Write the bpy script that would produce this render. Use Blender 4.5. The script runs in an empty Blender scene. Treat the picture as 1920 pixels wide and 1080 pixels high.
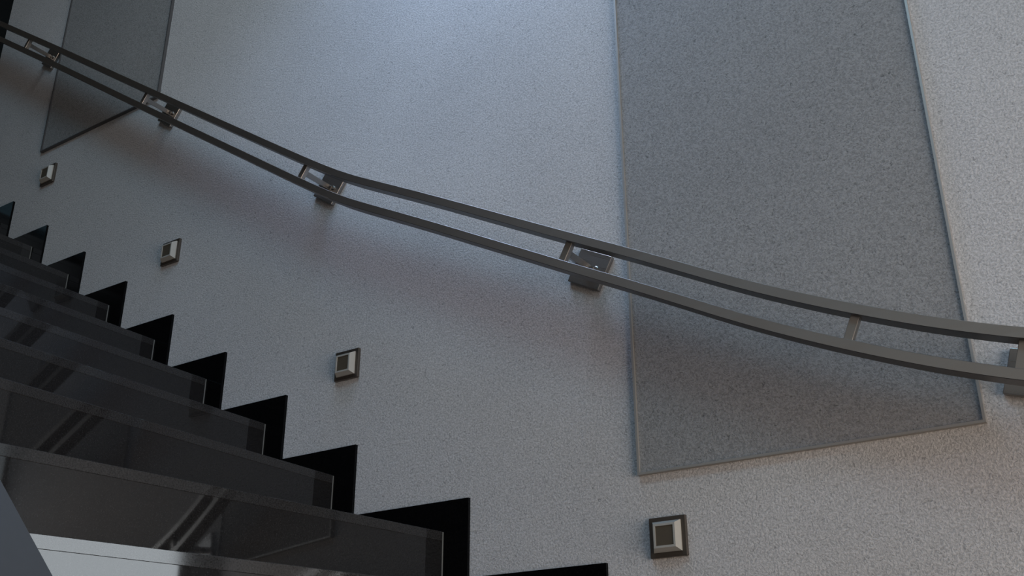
import bpy, bmesh, math
from mathutils import Vector, Matrix

C = bpy.context.scene.collection
Z0 = 1.42            # camera height above the lower floor
D = 1.8643           # camera distance from the stair wall (wall face is y = 0)

# ---------------------------------------------------------------- helpers
def link(name, bm, mat, parent=None):
    bmesh.ops.recalc_face_normals(bm, faces=bm.faces)
    me = bpy.data.meshes.new(name)
    bm.to_mesh(me); bm.free()
    if mat: me.materials.append(mat)
    o = bpy.data.objects.new(name, me); C.objects.link(o)
    if parent: o.parent = parent
    return o

def thing(name, label, cat, loc=(0, 0, 0), group=None):
    o = bpy.data.objects.new(name, None); C.objects.link(o)
    o.location = loc; o.empty_display_size = 0.05
    o['label'] = label; o['category'] = cat
    if group: o['group'] = group
    return o

def struct(name, bm, mat, parent=None):
    o = link(name, bm, mat, parent)
    if parent is None: o['kind'] = 'structure'
    return o

def bevel(bm, w, seg=2):
    bmesh.ops.bevel(bm, geom=list(bm.edges), offset=w, segments=seg, affect='EDGES', profile=0.5)

def add_box(bm, x0, x1, y0, y1, z0, z1):
    v = [bm.verts.new((x, y, z)) for x in (x0, x1) for y in (y0, y1) for z in (z0, z1)]
    for f in ((0, 1, 3, 2), (4, 6, 7, 5), (0, 4, 5, 1), (2, 3, 7, 6), (0, 2, 6, 4), (1, 5, 7, 3)):
        bm.faces.new([v[i] for i in f])
    return v

def box(x0, x1, y0, y1, z0, z1, bv=0):
    bm = bmesh.new(); add_box(bm, x0, x1, y0, y1, z0, z1)
    if bv: bmesh.ops.recalc_face_normals(bm, faces=bm.faces); bevel(bm, bv)
    return bm

def prism_xz(poly, y0, y1, bv=0):
    """extrude a polygon given in (x, z) between y0 and y1"""
    bm = bmesh.new()
    a = [bm.verts.new((x, y0, z)) for x, z in poly]
    b = [bm.verts.new((x, y1, z)) for x, z in poly]
    n = len(poly)
    bm.faces.new(a); bm.faces.new(b[::-1])
    for i in range(n):
        j = (i + 1) % n
        bm.faces.new((a[i], b[i], b[j], a[j]))
    bmesh.ops.recalc_face_normals(bm, faces=bm.faces)
    if bv: bevel(bm, bv)
    return bm

def prism_xy(poly, z0, z1, bv=0):
    bm = bmesh.new()
    a = [bm.verts.new((x, y, z0)) for x, y in poly]
    b = [bm.verts.new((x, y, z1)) for x, y in poly]
    n = len(poly)
    bm.faces.new(a); bm.faces.new(b[::-1])
    for i in range(n):
        j = (i + 1) % n
        bm.faces.new((a[i], b[i], b[j], a[j]))
    bmesh.ops.recalc_face_normals(bm, faces=bm.faces)
    if bv: bevel(bm, bv)
    return bm

def cyl_y(r, y0, y1, n=20, dome=0.0):
    bm = bmesh.new()
    rings = [(r, y0), (r, y1 + dome), (r * .75, y1 + dome * .3), (r * .35, y1)] if dome else [(r, y0), (r, y1)]
    vs = []
    for rr, y in rings:
        vs.append([bm.verts.new((rr * math.cos(2 * math.pi * i / n), y, rr * math.sin(2 * math.pi * i / n))) for i in range(n)])
    for a, b in zip(vs, vs[1:]):
        for i in range(n):
            bm.faces.new((a[i], a[(i + 1) % n], b[(i + 1) % n], b[i]))
    bm.faces.new(vs[0]); bm.faces.new(vs[-1])
    return bm

# ---------------------------------------------------------------- materials
def mat(name):
    m = bpy.data.materials.new(name); m.use_nodes = True
    nt = m.node_tree
    return m, nt, nt.nodes['Principled BSDF']

def plaster(name, col, dark, bump=0.5, fleck=0.5, scale=1.0):
    m, nt, b = mat(name)
    N = nt.nodes.new; L = nt.links.new
    tc = N('ShaderNodeTexCoord')
    n1 = N('ShaderNodeTexNoise'); n1.inputs['Scale'].default_value = 230 * scale
    n1.inputs['Detail'].default_value = 3; n1.inputs['Roughness'].default_value = .6; n1.inputs['Distortion'].default_value = .6
    n2 = N('ShaderNodeTexNoise'); n2.inputs['Scale'].default_value = 80 * scale
    n2.inputs['Detail'].default_value = 2; n2.inputs['Distortion'].default_value = 2.5
    n3 = N('ShaderNodeTexNoise'); n3.inputs['Scale'].default_value = 2.2; n3.inputs['Detail'].default_value = 3
    for n in (n1, n2, n3): L(tc.outputs['Object'], n.inputs['Vector'])
    r1 = N('ShaderNodeValToRGB'); r1.color_ramp.elements[0].position = .36; r1.color_ramp.elements[1].position = .64
    L(n1.outputs['Fac'], r1.inputs['Fac'])
    r2 = N('ShaderNodeValToRGB'); r2.color_ramp.elements[0].position = .30; r2.color_ramp.elements[1].position = .385
    r2.color_ramp.elements[0].color = (0, 0, 0, 1)
    L(n2.outputs['Fac'], r2.inputs['Fac'])
    # base colour: pale ground, darker pits, sparse dark flecks
    mx = N('ShaderNodeMix'); mx.data_type = 'RGBA'
    mx.inputs['A'].default_value = (*dark, 1); mx.inputs['B'].default_value = (*col, 1)
    L(r1.outputs['Color'], mx.inputs['Factor'])
    mx2 = N('ShaderNodeMix'); mx2.data_type = 'RGBA'; mx2.blend_type = 'MULTIPLY'
    inv = N('ShaderNodeMapRange'); inv.inputs['From Min'].default_value = 0; inv.inputs['From Max'].default_value = 1
    inv.inputs['To Min'].default_value = 1 - fleck; inv.inputs['To Max'].default_value = 1
    L(r2.outputs['Color'], inv.inputs['Value'])
    mx2.inputs['Factor'].default_value = 1
    L(mx.outputs['Result'], mx2.inputs['A']); L(inv.outputs['Result'], mx2.inputs['B'])
    mx3 = N('ShaderNodeMix'); mx3.data_type = 'RGBA'; mx3.blend_type = 'MULTIPLY'; mx3.inputs['Factor'].default_value = 1
    mr = N('ShaderNodeMapRange'); mr.inputs['From Min'].default_value = .3; mr.inputs['From Max'].default_value = .7
    mr.inputs['To Min'].default_value = .94; mr.inputs['To Max'].default_value = 1.04
    L(n3.outputs['Fac'], mr.inputs['Value'])
    L(mx2.outputs['Result'], mx3.inputs['A']); L(mr.outputs['Result'], mx3.inputs['B'])
    L(mx3.outputs['Result'], b.inputs['Base Color'])
    b.inputs['Roughness'].default_value = .8
    b.inputs['Specular IOR Level'].default_value = .25
    ad = N('ShaderNodeMath'); ad.operation = 'MULTIPLY'
    L(r1.outputs['Color'], ad.inputs[0]); L(inv.outputs['Result'], ad.inputs[1])
    bp = N('ShaderNodeBump'); bp.inputs['Strength'].default_value = bump; bp.inputs['Distance'].default_value = .003
    L(ad.outputs['Value'], bp.inputs['Height']); L(bp.outputs['Normal'], b.inputs['Normal'])
    return m

def granite(name, c0, c1, rough, spec=.5, scale=420, bump=0):
    m, nt, b = mat(name)
    N = nt.nodes.new; L = nt.links.new
    tc = N('ShaderNodeTexCoord')
    n = N('ShaderNodeTexNoise'); n.inputs['Scale'].default_value = scale; n.inputs['Detail'].default_value = 3
    L(tc.outputs['Object'], n.inputs['Vector'])
    r = N('ShaderNodeValToRGB')
    r.color_ramp.elements[0].position = .35; r.color_ramp.elements[0].color = (*c0, 1)
    r.color_ramp.elements[1].position = .72; r.color_ramp.elements[1].color = (*c1, 1)
    L(n.outputs['Fac'], r.inputs['Fac']); L(r.outputs['Color'], b.inputs['Base Color'])
    b.inputs['Roughness'].default_value = rough
    b.inputs['Specular IOR Level'].default_value = spec
    return m

def steel(name, col, rough, metallic=1.0):
    m, nt, b = mat(name)
    N = nt.nodes.new; L = nt.links.new
    tc = N('ShaderNodeTexCoord')
    mp = N('ShaderNodeMapping'); mp.inputs['Scale'].default_value = (6, 500, 500)
    n = N('ShaderNodeTexNoise'); n.inputs['Scale'].default_value = 1; n.inputs['Detail'].default_value = 2
    L(tc.outputs['Object'], mp.inputs['Vector']); L(mp.outputs['Vector'], n.inputs['Vector'])
    mr = N('ShaderNodeMapRange'); mr.inputs['To Min'].default_value = rough - .07; mr.inputs['To Max'].default_value = rough + .07
    L(n.outputs['Fac'], mr.inputs['Value']); L(mr.outputs['Result'], b.inputs['Roughness'])
    b.inputs['Base Color'].default_value = (*col, 1); b.inputs['Metallic'].default_value = metallic
    return m

def plain(name, col, rough, spec=.5):
    m, nt, b = mat(name)
    N = nt.nodes.new; L = nt.links.new
    tc = N('ShaderNodeTexCoord'); n = N('ShaderNodeTexNoise'); n.inputs['Scale'].default_value = 60
    L(tc.outputs['Object'], n.inputs['Vector'])
    mx = N('ShaderNodeMix'); mx.data_type = 'RGBA'
    mx.inputs['A'].default_value = (*[c * .93 for c in col], 1); mx.inputs['B'].default_value = (*[min(1, c * 1.07) for c in col], 1)
    L(n.outputs['Fac'], mx.inputs['Factor']); L(mx.outputs['Result'], b.inputs['Base Color'])
    b.inputs['Roughness'].default_value = rough; b.inputs['Specular IOR Level'].default_value = spec
    return m

M_wall = plaster('wall_plaster', (.575, .558, .568), (.378, .370, .378), bump=.27, fleck=.30)
M_panel = plaster('panel_plaster', (.305, .302, .306), (.198, .196, .20), bump=.27, fleck=.42, scale=1.1)
M_side = plain('side_paint', (.33, .34, .36), .75, .3)
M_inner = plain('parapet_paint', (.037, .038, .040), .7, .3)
M_front = plain('front_wall_paint', (.64, .59, .54), .8, .3)
M_dark = plain('dark_paint', (.06, .059, .058), .6)
M_floor = granite('floor_granite', (.05, .05, .052), (.09, .09, .095), .25)
M_riser = granite('riser_granite', (.0065, .0065, .007), (.0165, .0165, .0175), .032, .5)
M_tread = granite('tread_granite', (.011, .011, .0115), (.028, .028, .030), .07, .5)
M_skirt = granite('skirting_granite', (.0012, .0012, .0014), (.004, .004, .0045), .12, .12)
M_grout = plain('grout', (.10, .105, .105), .6)
M_steel = steel('brushed_steel', (.46, .425, .395), .36)
M_plate = steel('plate_steel', (.36, .34, .325), .30)
M_under_shade = steel('rail_underside_shade', (.15, .14, .135), .45)  # same steel darkened: shade painted into the undersides of the bars
M_trim = steel('trim_steel', (.34, .33, .32), .42, .45)
M_trim_dark = steel('trim_dark_steel', (.09, .09, .095), .5, .4)
M_bronze = steel('fixture_base', (.135, .115, .10), .38, .8)
M_lens_rim = plain('frosted_glass', (.34, .33, .31), .25, .5)
M_lens = plain('smoked_lens', (.078, .064, .048), .25, .5)
M_frame = plain('window_frame_paint', (.03, .031, .033), .4)

def Zc(z): return z + Z0

# ---------------------------------------------------------------- setting
XE = -3.783          # upper end of the stair wall
XR = 2.20            # wall with the window, beyond the foot of the stairs
H = 6.2
bm = box(XE, XR, 0, .25, 0, H)
struct('wall_back', bm, M_wall)
struct('wall_left', box(-5.3, -5.2, -3.2, 1.6, 0, H), M_dark)
struct('wall_landing', box(-5.2, XE - .002, 1.5, 1.6, 0, H), M_dark)
struct('floor', box(-5.2, XR + .2, -4.6, 0, -.12, 0), M_floor)

struct('wall_front', box(-5.2, XR + .2, -4.7, -4.6, 0, H), M_front)
# window wall at the right: opening from y=-1.9 to y=-0.06
wy0, wy1, wz0, wz1 = -2.60, -.13, .45, 3.35
bm = bmesh.new()
add_box(bm, XR, XR + .2, wy1, 0, 0, 2.46)
add_box(bm, XR, XR + .2, wy1, 0, wz1, H)
add_box(bm, XR, XR + .2, -4.6, wy0, 0, H)
add_box(bm, XR, XR + .2, wy0, wy1, 0, wz0)
add_box(bm, XR, XR + .2, wy0, wy1, wz1, H)
struct('wall_right', bm, M_side)
bm = bmesh.new()
for y0, y1, z0, z1 in ((wy0, wy0 + .05, wz0, wz1), (wy1 - .05, wy1, wz0, 2.46), (-1.40, -1.35, wz0, wz1)):
    add_box(bm, XR + .01, XR + .05, y0, y1, z0, z1)
for y1, z0, z1 in ((wy1 - .05, wz0, wz0 + .05), (wy1 - .05, 1.86, 1.90), (-.001, 2.461, 2.53), (-.001, wz1 - .05, wz1)):
    add_box(bm, XR + .011, XR + .049, wy0 + .05, y1, z0, z1)
win = struct('window_1', bm, M_frame)
gm = bpy.data.materials.new('window_glass'); gm.use_nodes = True
gn = gm.node_tree; gn.nodes.clear()
go = gn.nodes.new('ShaderNodeOutputMaterial'); gx = gn.nodes.new('ShaderNodeMixShader'); gx.inputs[0].default_value = .05
gt = gn.nodes.new('ShaderNodeBsdfTransparent'); gg = gn.nodes.new('ShaderNodeBsdfGlossy'); gg.inputs['Roughness'].default_value = .02
gn.links.new(gt.outputs[0], gx.inputs[1]); gn.links.new(gg.outputs[0], gx.inputs[2]); gn.links.new(gx.outputs[0], go.inputs[0])
for y0, y1 in ((wy0 + .05, -1.40), (-1.35, wy1 - .05)):
    for z0, z1 in ((wz0 + .05, 1.86), (1.90, 2.46), (2.53, wz1 - .05)):
        e = -.001 if (z0 > 2.5 and y1 > -1) else y1
        link('window_pane', box(XR + .028, XR + .032, y0, e, z0, z1), gm, win)

# ---------------------------------------------------------------- staircase
W = 1.17
def nose(k):         # (x at the wall, lateral skew per metre away from the wall, tread height)
    if k <= 8: return -1.748 - .25 * (8 - k), 0.0, Zc(.62 + .17 * (8 - k))
    return -1.413 + .333 * (k - 9), .1452 + .1151 * (k - 9), Zc(.45 - .17 * (k - 9))
TH = .020            # tread slab
SK = .008            # skirting thickness
def line(k, s, off=0.0):
    x, t, z = nose(k)
    return (x - t * s + off, -s)

st = thing('staircase', 'flight of polished dark grey granite steps climbing beside the pale textured wall', 'staircase', (-1.7, -.6, 0))
inv = Vector((1.7, .6, 0))
def part(name, bm, m):
    for v in bm.verts: v.co += inv
    return link(name, bm, m, st)
KMIN, KMAX = -2, 19
for k in range(KMIN, KMAX + 1):
    x, t, z = nose(k)
    if k == KMIN:
        back = [(-5.199, -SK - .0005), (-5.199, -W)]
    else:
        back = [line(k - 1, SK + .0005, -.0005), line(k - 1, W, -.0005)]
    poly = [line(k, SK + .0038, .0006), line(k, W, .0006), back[1], back[0]]
    part('tread', prism_xy(poly, z - TH, z, .0008), M_tread)
    zb = nose(k + 1)[2] if k < KMAX else 0.0
    poly = [line(k, SK + .004), line(k, W), line(k, W, -.02), line(k, SK + .004, -.02)]
    part('riser', prism_xy(poly, zb + .0005, z - TH), M_riser)
    # pale joint where the riser meets the skirting
    poly = [line(k, SK + .0005, .0006), line(k, SK + .0035, .0006), line(k, SK + .0035, -.012), line(k, SK + .0005, -.012)]
    part('grout_joint', prism_xy(poly, zb + .001, z - .0012), M_grout)

# stepped black skirting on the wall
SX, SH = .064, .067
top = []; bot = []
for k in range(0, KMAX + 1):
    x, t, z = nose(k)
    xs = max(nose(k - 1)[0] + SX, XE)
    top += [(xs, z + SH), (x + SX, z + SH)]
    if k == 0: bot += [(XE, z - .17)]
    zb = nose(k + 1)[2] if k < KMAX else 0.0
    if k > 0: bot += [(nose(k - 1)[0] - .02, z - TH), (x - .02, z - TH)]
# keep it simple and solid: skirting band follows the steps, lower edge hidden behind treads
poly_top = top + [(nose(KMAX)[0] + SX, SH), (XR - .001, SH)]
low = []
for k in range(KMAX, 0, -1):
    x, t, z = nose(k)
    low += [(x - .03, nose(k + 1)[2] if k < KMAX else 0.0), (x - .03, z - .001)]
poly = poly_top + [(XR - .001, 0)] + low + [(XE, nose(1)[2])]
clean = []
for p in poly:
    if not clean or (abs(p[0] - clean[-1][0]) + abs(p[1] - clean[-1][1])) > 1e-5: clean.append(p)
struct('baseboard_back', prism_xz(clean, -SK, -.0002), M_skirt)

# low parapet closing the open side of the stairs
pz = lambda x: Zc(.178 - .907 * (x + 1.048))
x_end = -1.048 + (Z0 + .178 - .25) / .907
pts = [(-4.6, pz(-1.75) + .68 * 2.85), (-1.75, pz(-1.75)), (x_end, .25), (x_end, 0), (-4.6, 0)]
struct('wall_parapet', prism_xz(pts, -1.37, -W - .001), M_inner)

# ---------------------------------------------------------------- dark wall panels
def panel(x0, x1, z0, z1, label, trim):
    cx, cz = (x0 + x1) / 2, z0
    t = thing('textured_panel', label, 'panel', (cx, 0, cz), 'dark grey panels on the stair wall')
    fw = .0045
    a, b, h = x0 - cx, x1 - cx, z1 - z0
    link('panel_face', box(a + fw, b - fw, -.006, -.0003, fw, h - fw), M_panel, t)
    bm = bmesh.new()
    add_box(bm, a, a + fw, -.011, -.0002, 0, h)
    add_box(bm, b - fw, b, -.011, -.0002, 0, h)
    add_box(bm, a + fw, b - fw, -.011, -.0002, 0, fw)
    add_box(bm, a + fw, b - fw, -.011, -.0002, h - fw, h)
    link('edge_trim', bm, trim, t)
panel(-.937, -.289, Zc(.508), Zc(3.1), 'tall dark grey textured panel behind the lower end of the handrail', M_trim)
panel(-3.318, -2.668, Zc(2.045), Zc(4.6), 'dark grey textured panel high at the far upper end of the stairs', M_trim_dark)

# ---------------------------------------------------------------- handrail
OFF = .109           # rail centre from the wall
RD, RT = .038, .0188  # bar depth and height
path = [(-3.92, 2.906), (-3.478, 2.606), (-3.087, 2.340), (-2.561, 1.976), (-2.016, 1.603), (-1.834, 1.479),
        (-1.765, 1.433), (-1.697, 1.389), (-1.630, 1.350), (-1.572, 1.319), (-1.396, 1.226), (-1.153, 1.093), (-1.018, 1.019), (-.873, .941), (-.757, .877),
        (-.680, .834), (-.593, .788), (-.499, .742), (-.411, .702), (-.329, .667), (-.250, .637), (-.190, .616), (-.10, .590), (.02, .563), (.16, .541), (.34, .526), (.60, .520)]
# smooth the polyline a little (two passes of corner cutting)
for _ in range(2):
    q = [path[0]]
    for a, b in zip(path, path[1:]):
        q.append((a[0] * .75 + b[0] * .25, a[1] * .75 + b[1] * .25)); q.append((a[0] * .25 + b[0] * .75, a[1] * .25 + b[1] * .75))
    path = q + [path[-1]]
def rail_z(x):
    for a, b in zip(path, path[1:]):
        if a[0] <= x <= b[0]:
            f = (x - a[0]) / (b[0] - a[0]); return a[1] + f * (b[1] - a[1]), (b[1] - a[1]) / (b[0] - a[0])
hx, hy, hz = -1.028, -OFF, Zc(.983)
hr = thing('handrail', 'double bar brushed steel handrail fixed to the wall above the stairs', 'handrail', (hx, hy, hz))
def gap(x): return .068 + .003 * min(1, max(0, (x + 2.0) / 1.0))
def rail(name, low):
    bm = bmesh.new(); rings = []
    n = len(path)
    for i, (x, z) in enumerate(path):
        a = path[max(i - 1, 0)]; b = path[min(i + 1, n - 1)]
        tx, tz = b[0] - a[0], b[1] - a[1]; l = math.hypot(tx, tz); tx /= l; tz /= l
        nx, nz = -tz, tx                       # upward normal
        ring = []
        bv = .0007
        for dy, dn in ((-RD / 2 + bv, 0), (-RD / 2, -bv), (-RD / 2, -RT + bv), (-RD / 2 + bv, -RT), (RD / 2 - bv, -RT), (RD / 2, -RT + bv), (RD / 2, -bv), (RD / 2 - bv, 0)):
            ring.append(bm.verts.new((x + nx * dn - hx, dy, Zc(z) - (gap(x) if low else 0) + nz * dn - hz)))
        rings.append(ring)
    for a, b in zip(rings, rings[1:]):
        for i in range(8):
            bm.faces.new((a[i], a[(i + 1) % 8], b[(i + 1) % 8], b[i]))
    bm.faces.new(rings[0]); bm.faces.new(rings[-1])
    o = link(name, bm, M_steel, hr)
    o.data.materials.append(M_under_shade)
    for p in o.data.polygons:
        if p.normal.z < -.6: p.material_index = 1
    return o
rail('upper_bar', 0); rail('lower_bar', 1)

def place(o, x, z, ang):
    # local frame: x along the rail, y out of the wall, z across the rail
    o.location = (x - hx, 0, Zc(z) - hz); o.rotation_euler = (0, ang, 0)
for x, bracket in ((-3.378, True), (-2.587, True), (-1.834, True), (-1.028, True), (-.459, False), (-.203, True), (.45, True)):
    z, sl = rail_z(x)
    ang = -math.atan(sl)
    c = math.cos(ang)
    mid = z - (gap(x) + RT / c) / 2
    hlf = (gap(x) * c - RT) / 2 + .0015
    sp = link('spacer', box(-.008, .008, -.0065, .0065, -hlf, hlf, .0008), M_steel, hr)
    place(sp, x, mid, ang)
    if bracket:
        pl = link('wall_plate', box(-.0425, .0425, OFF - .012, OFF - .0003, -.040, .040, .0012), M_plate, hr); place(pl, x, mid, ang)
        ar = link('bracket_arm', box(-.007, .007, .006, OFF - .0115, -.007, .007, .0008), M_plate, hr); place(ar, x, mid, ang)
        for px, pzz in ((.0165, .003),):
            sc = link('screw', cyl_y(.0065, -.0002, -.0035, 16, .0012), M_plate, pl)
            sc.location = (px, OFF - .012, pzz)

# ---------------------------------------------------------------- square step lights on the wall
def make_light(label):
    t = thing('step_light', label, 'light', (0, 0, 0), 'square step lights along the stair wall')
    link('base_plate', box(-.038, .038, -.009, -.0003, -.038, .038, .001), M_bronze, t)
    # tapering frosted rim with an open middle
    bm = bmesh.new()
    def sq(r, y): return [bm.verts.new((sx * r, y, sz * r)) for sx, sz in ((-1, -1), (1, -1), (1, 1), (-1, 1))]
    rings = [sq(.029, -.0088), sq(.029, -.012), sq(.0225, -.024), sq(.0185, -.024), sq(.0185, -.0095)]
    for a, b in zip(rings, rings[1:]):
        for i in range(4): bm.faces.new((a[i], a[(i + 1) % 4], b[(i + 1) % 4], b[i]))
    bm.faces.new(rings[0]); bm.faces.new(rings[-1])
    link('diffuser_rim', bm, M_lens_rim, t)
    link('lens', box(-.0183, .0183, -.0225, -.0097, -.0183, .0183), M_lens, t)
    return t
lamps = [(-.881, .383, 'lowest and nearest square wall light, right of the bottom black skirting steps'),
         (-1.730, .898, 'second square wall light up from the bottom, left of the tall dark panel'),
         (-2.485, 1.413, 'third square wall light up, between the handrail and the upper black skirting steps'),
         (-3.241, 1.927, 'topmost and farthest square wall light, under the far dark panel')]
proto = None
for x, z, lab in lamps:
    if proto is None:
        t = proto = make_light(lab)
    else:
        t = proto.copy(); C.objects.link(t); t['label'] = lab
        for ch in list(proto.children):
            c = ch.copy(); C.objects.link(c); c.parent = t
    t.location = (x, 0, Zc(z))

# ---------------------------------------------------------------- light
def area(name, loc, target, sx, sy, power, col, spread=180):
    l = bpy.data.lights.new(name, 'AREA'); l.shape = 'RECTANGLE'; l.size = sx; l.size_y = sy
    l.energy = power; l.color = col; l.spread = math.radians(spread)
    o = bpy.data.objects.new(name, l); C.objects.link(o); o.location = loc
    d = Vector(target) - Vector(loc)
    o.rotation_euler = d.to_track_quat('-Z', 'Y').to_euler()
    return o
# daylight in the window at the foot of the stairs
area('window_daylight', (XR + .10, -1.365, 1.18), (0, -1.365, 1.18), 2.46, 1.36, 85, (1.0, .81, .63))
area('window_daylight', (XR + .10, -1.365, 2.18), (0, -1.365, 2.18), 2.46, .55, 37, (.86, .94, 1.0))
area('window_daylight', (XR + .10, -1.30, 2.94), (0, -1.30, 2.94), 2.6, .8, 8, (.80, .92, 1.0))
# cool daylight from the roof lights high above the stairs
area('roof_light', (-.6, -2.4, 5.6), (-.6, -.3, 2.5), 1.4, 1.0, 33, (.42, .77, 1.0))
area('roof_light', (1.4, -2.4, 5.4), (-1.2, -.2, 3.0), 1.2, 1.0, 5, (.8, .9, 1.0), 100)
area('roof_light', (-1.6, -1.0, 5.4), (-1.6, -.6, 0), 1.0, 1.0, 12.6, (.95, .98, 1.0))
# added unseen fill light that brightens the upper wall
area('added_wall_fill', (-1.3, -.45, 4.3), (-1.3, -.2, 0), .8, .5, 8.9, (.43, .63, 1.0), 110)

w = bpy.data.worlds.new('World'); bpy.context.scene.world = w; w.use_nodes = True
bg = w.node_tree.nodes['Background']; bg.inputs['Color'].default_value = (1.0, .8, .7, 1); bg.inputs['Strength'].default_value = .01

sc = bpy.context.scene
sc.view_settings.view_transform = 'Standard'
sc.view_settings.look = 'None'

# ---------------------------------------------------------------- camera
cam = bpy.data.cameras.new('Camera'); co = bpy.data.objects.new('Camera', cam); C.objects.link(co)
r = Vector((0.8322194381536394, 0.5544417694554176, -0.002265180431312037))
u = Vector((0.22577120637095333, -0.335146450690469, 0.9147153759303411))
f = Vector((-0.506397244397168, 0.7617553287458687, 0.40409237804520415))
Mx = Matrix.Identity(4)
for i in range(3):
    Mx[i][0] = r[i]; Mx[i][1] = u[i]; Mx[i][2] = -f[i]
Mx.translation = Vector((0, -D, Z0))
co.matrix_world = Mx
cam.sensor_width = 36; cam.lens = 1994.9137 / 1920 * 36
cam.clip_start = .02
sc.camera = co
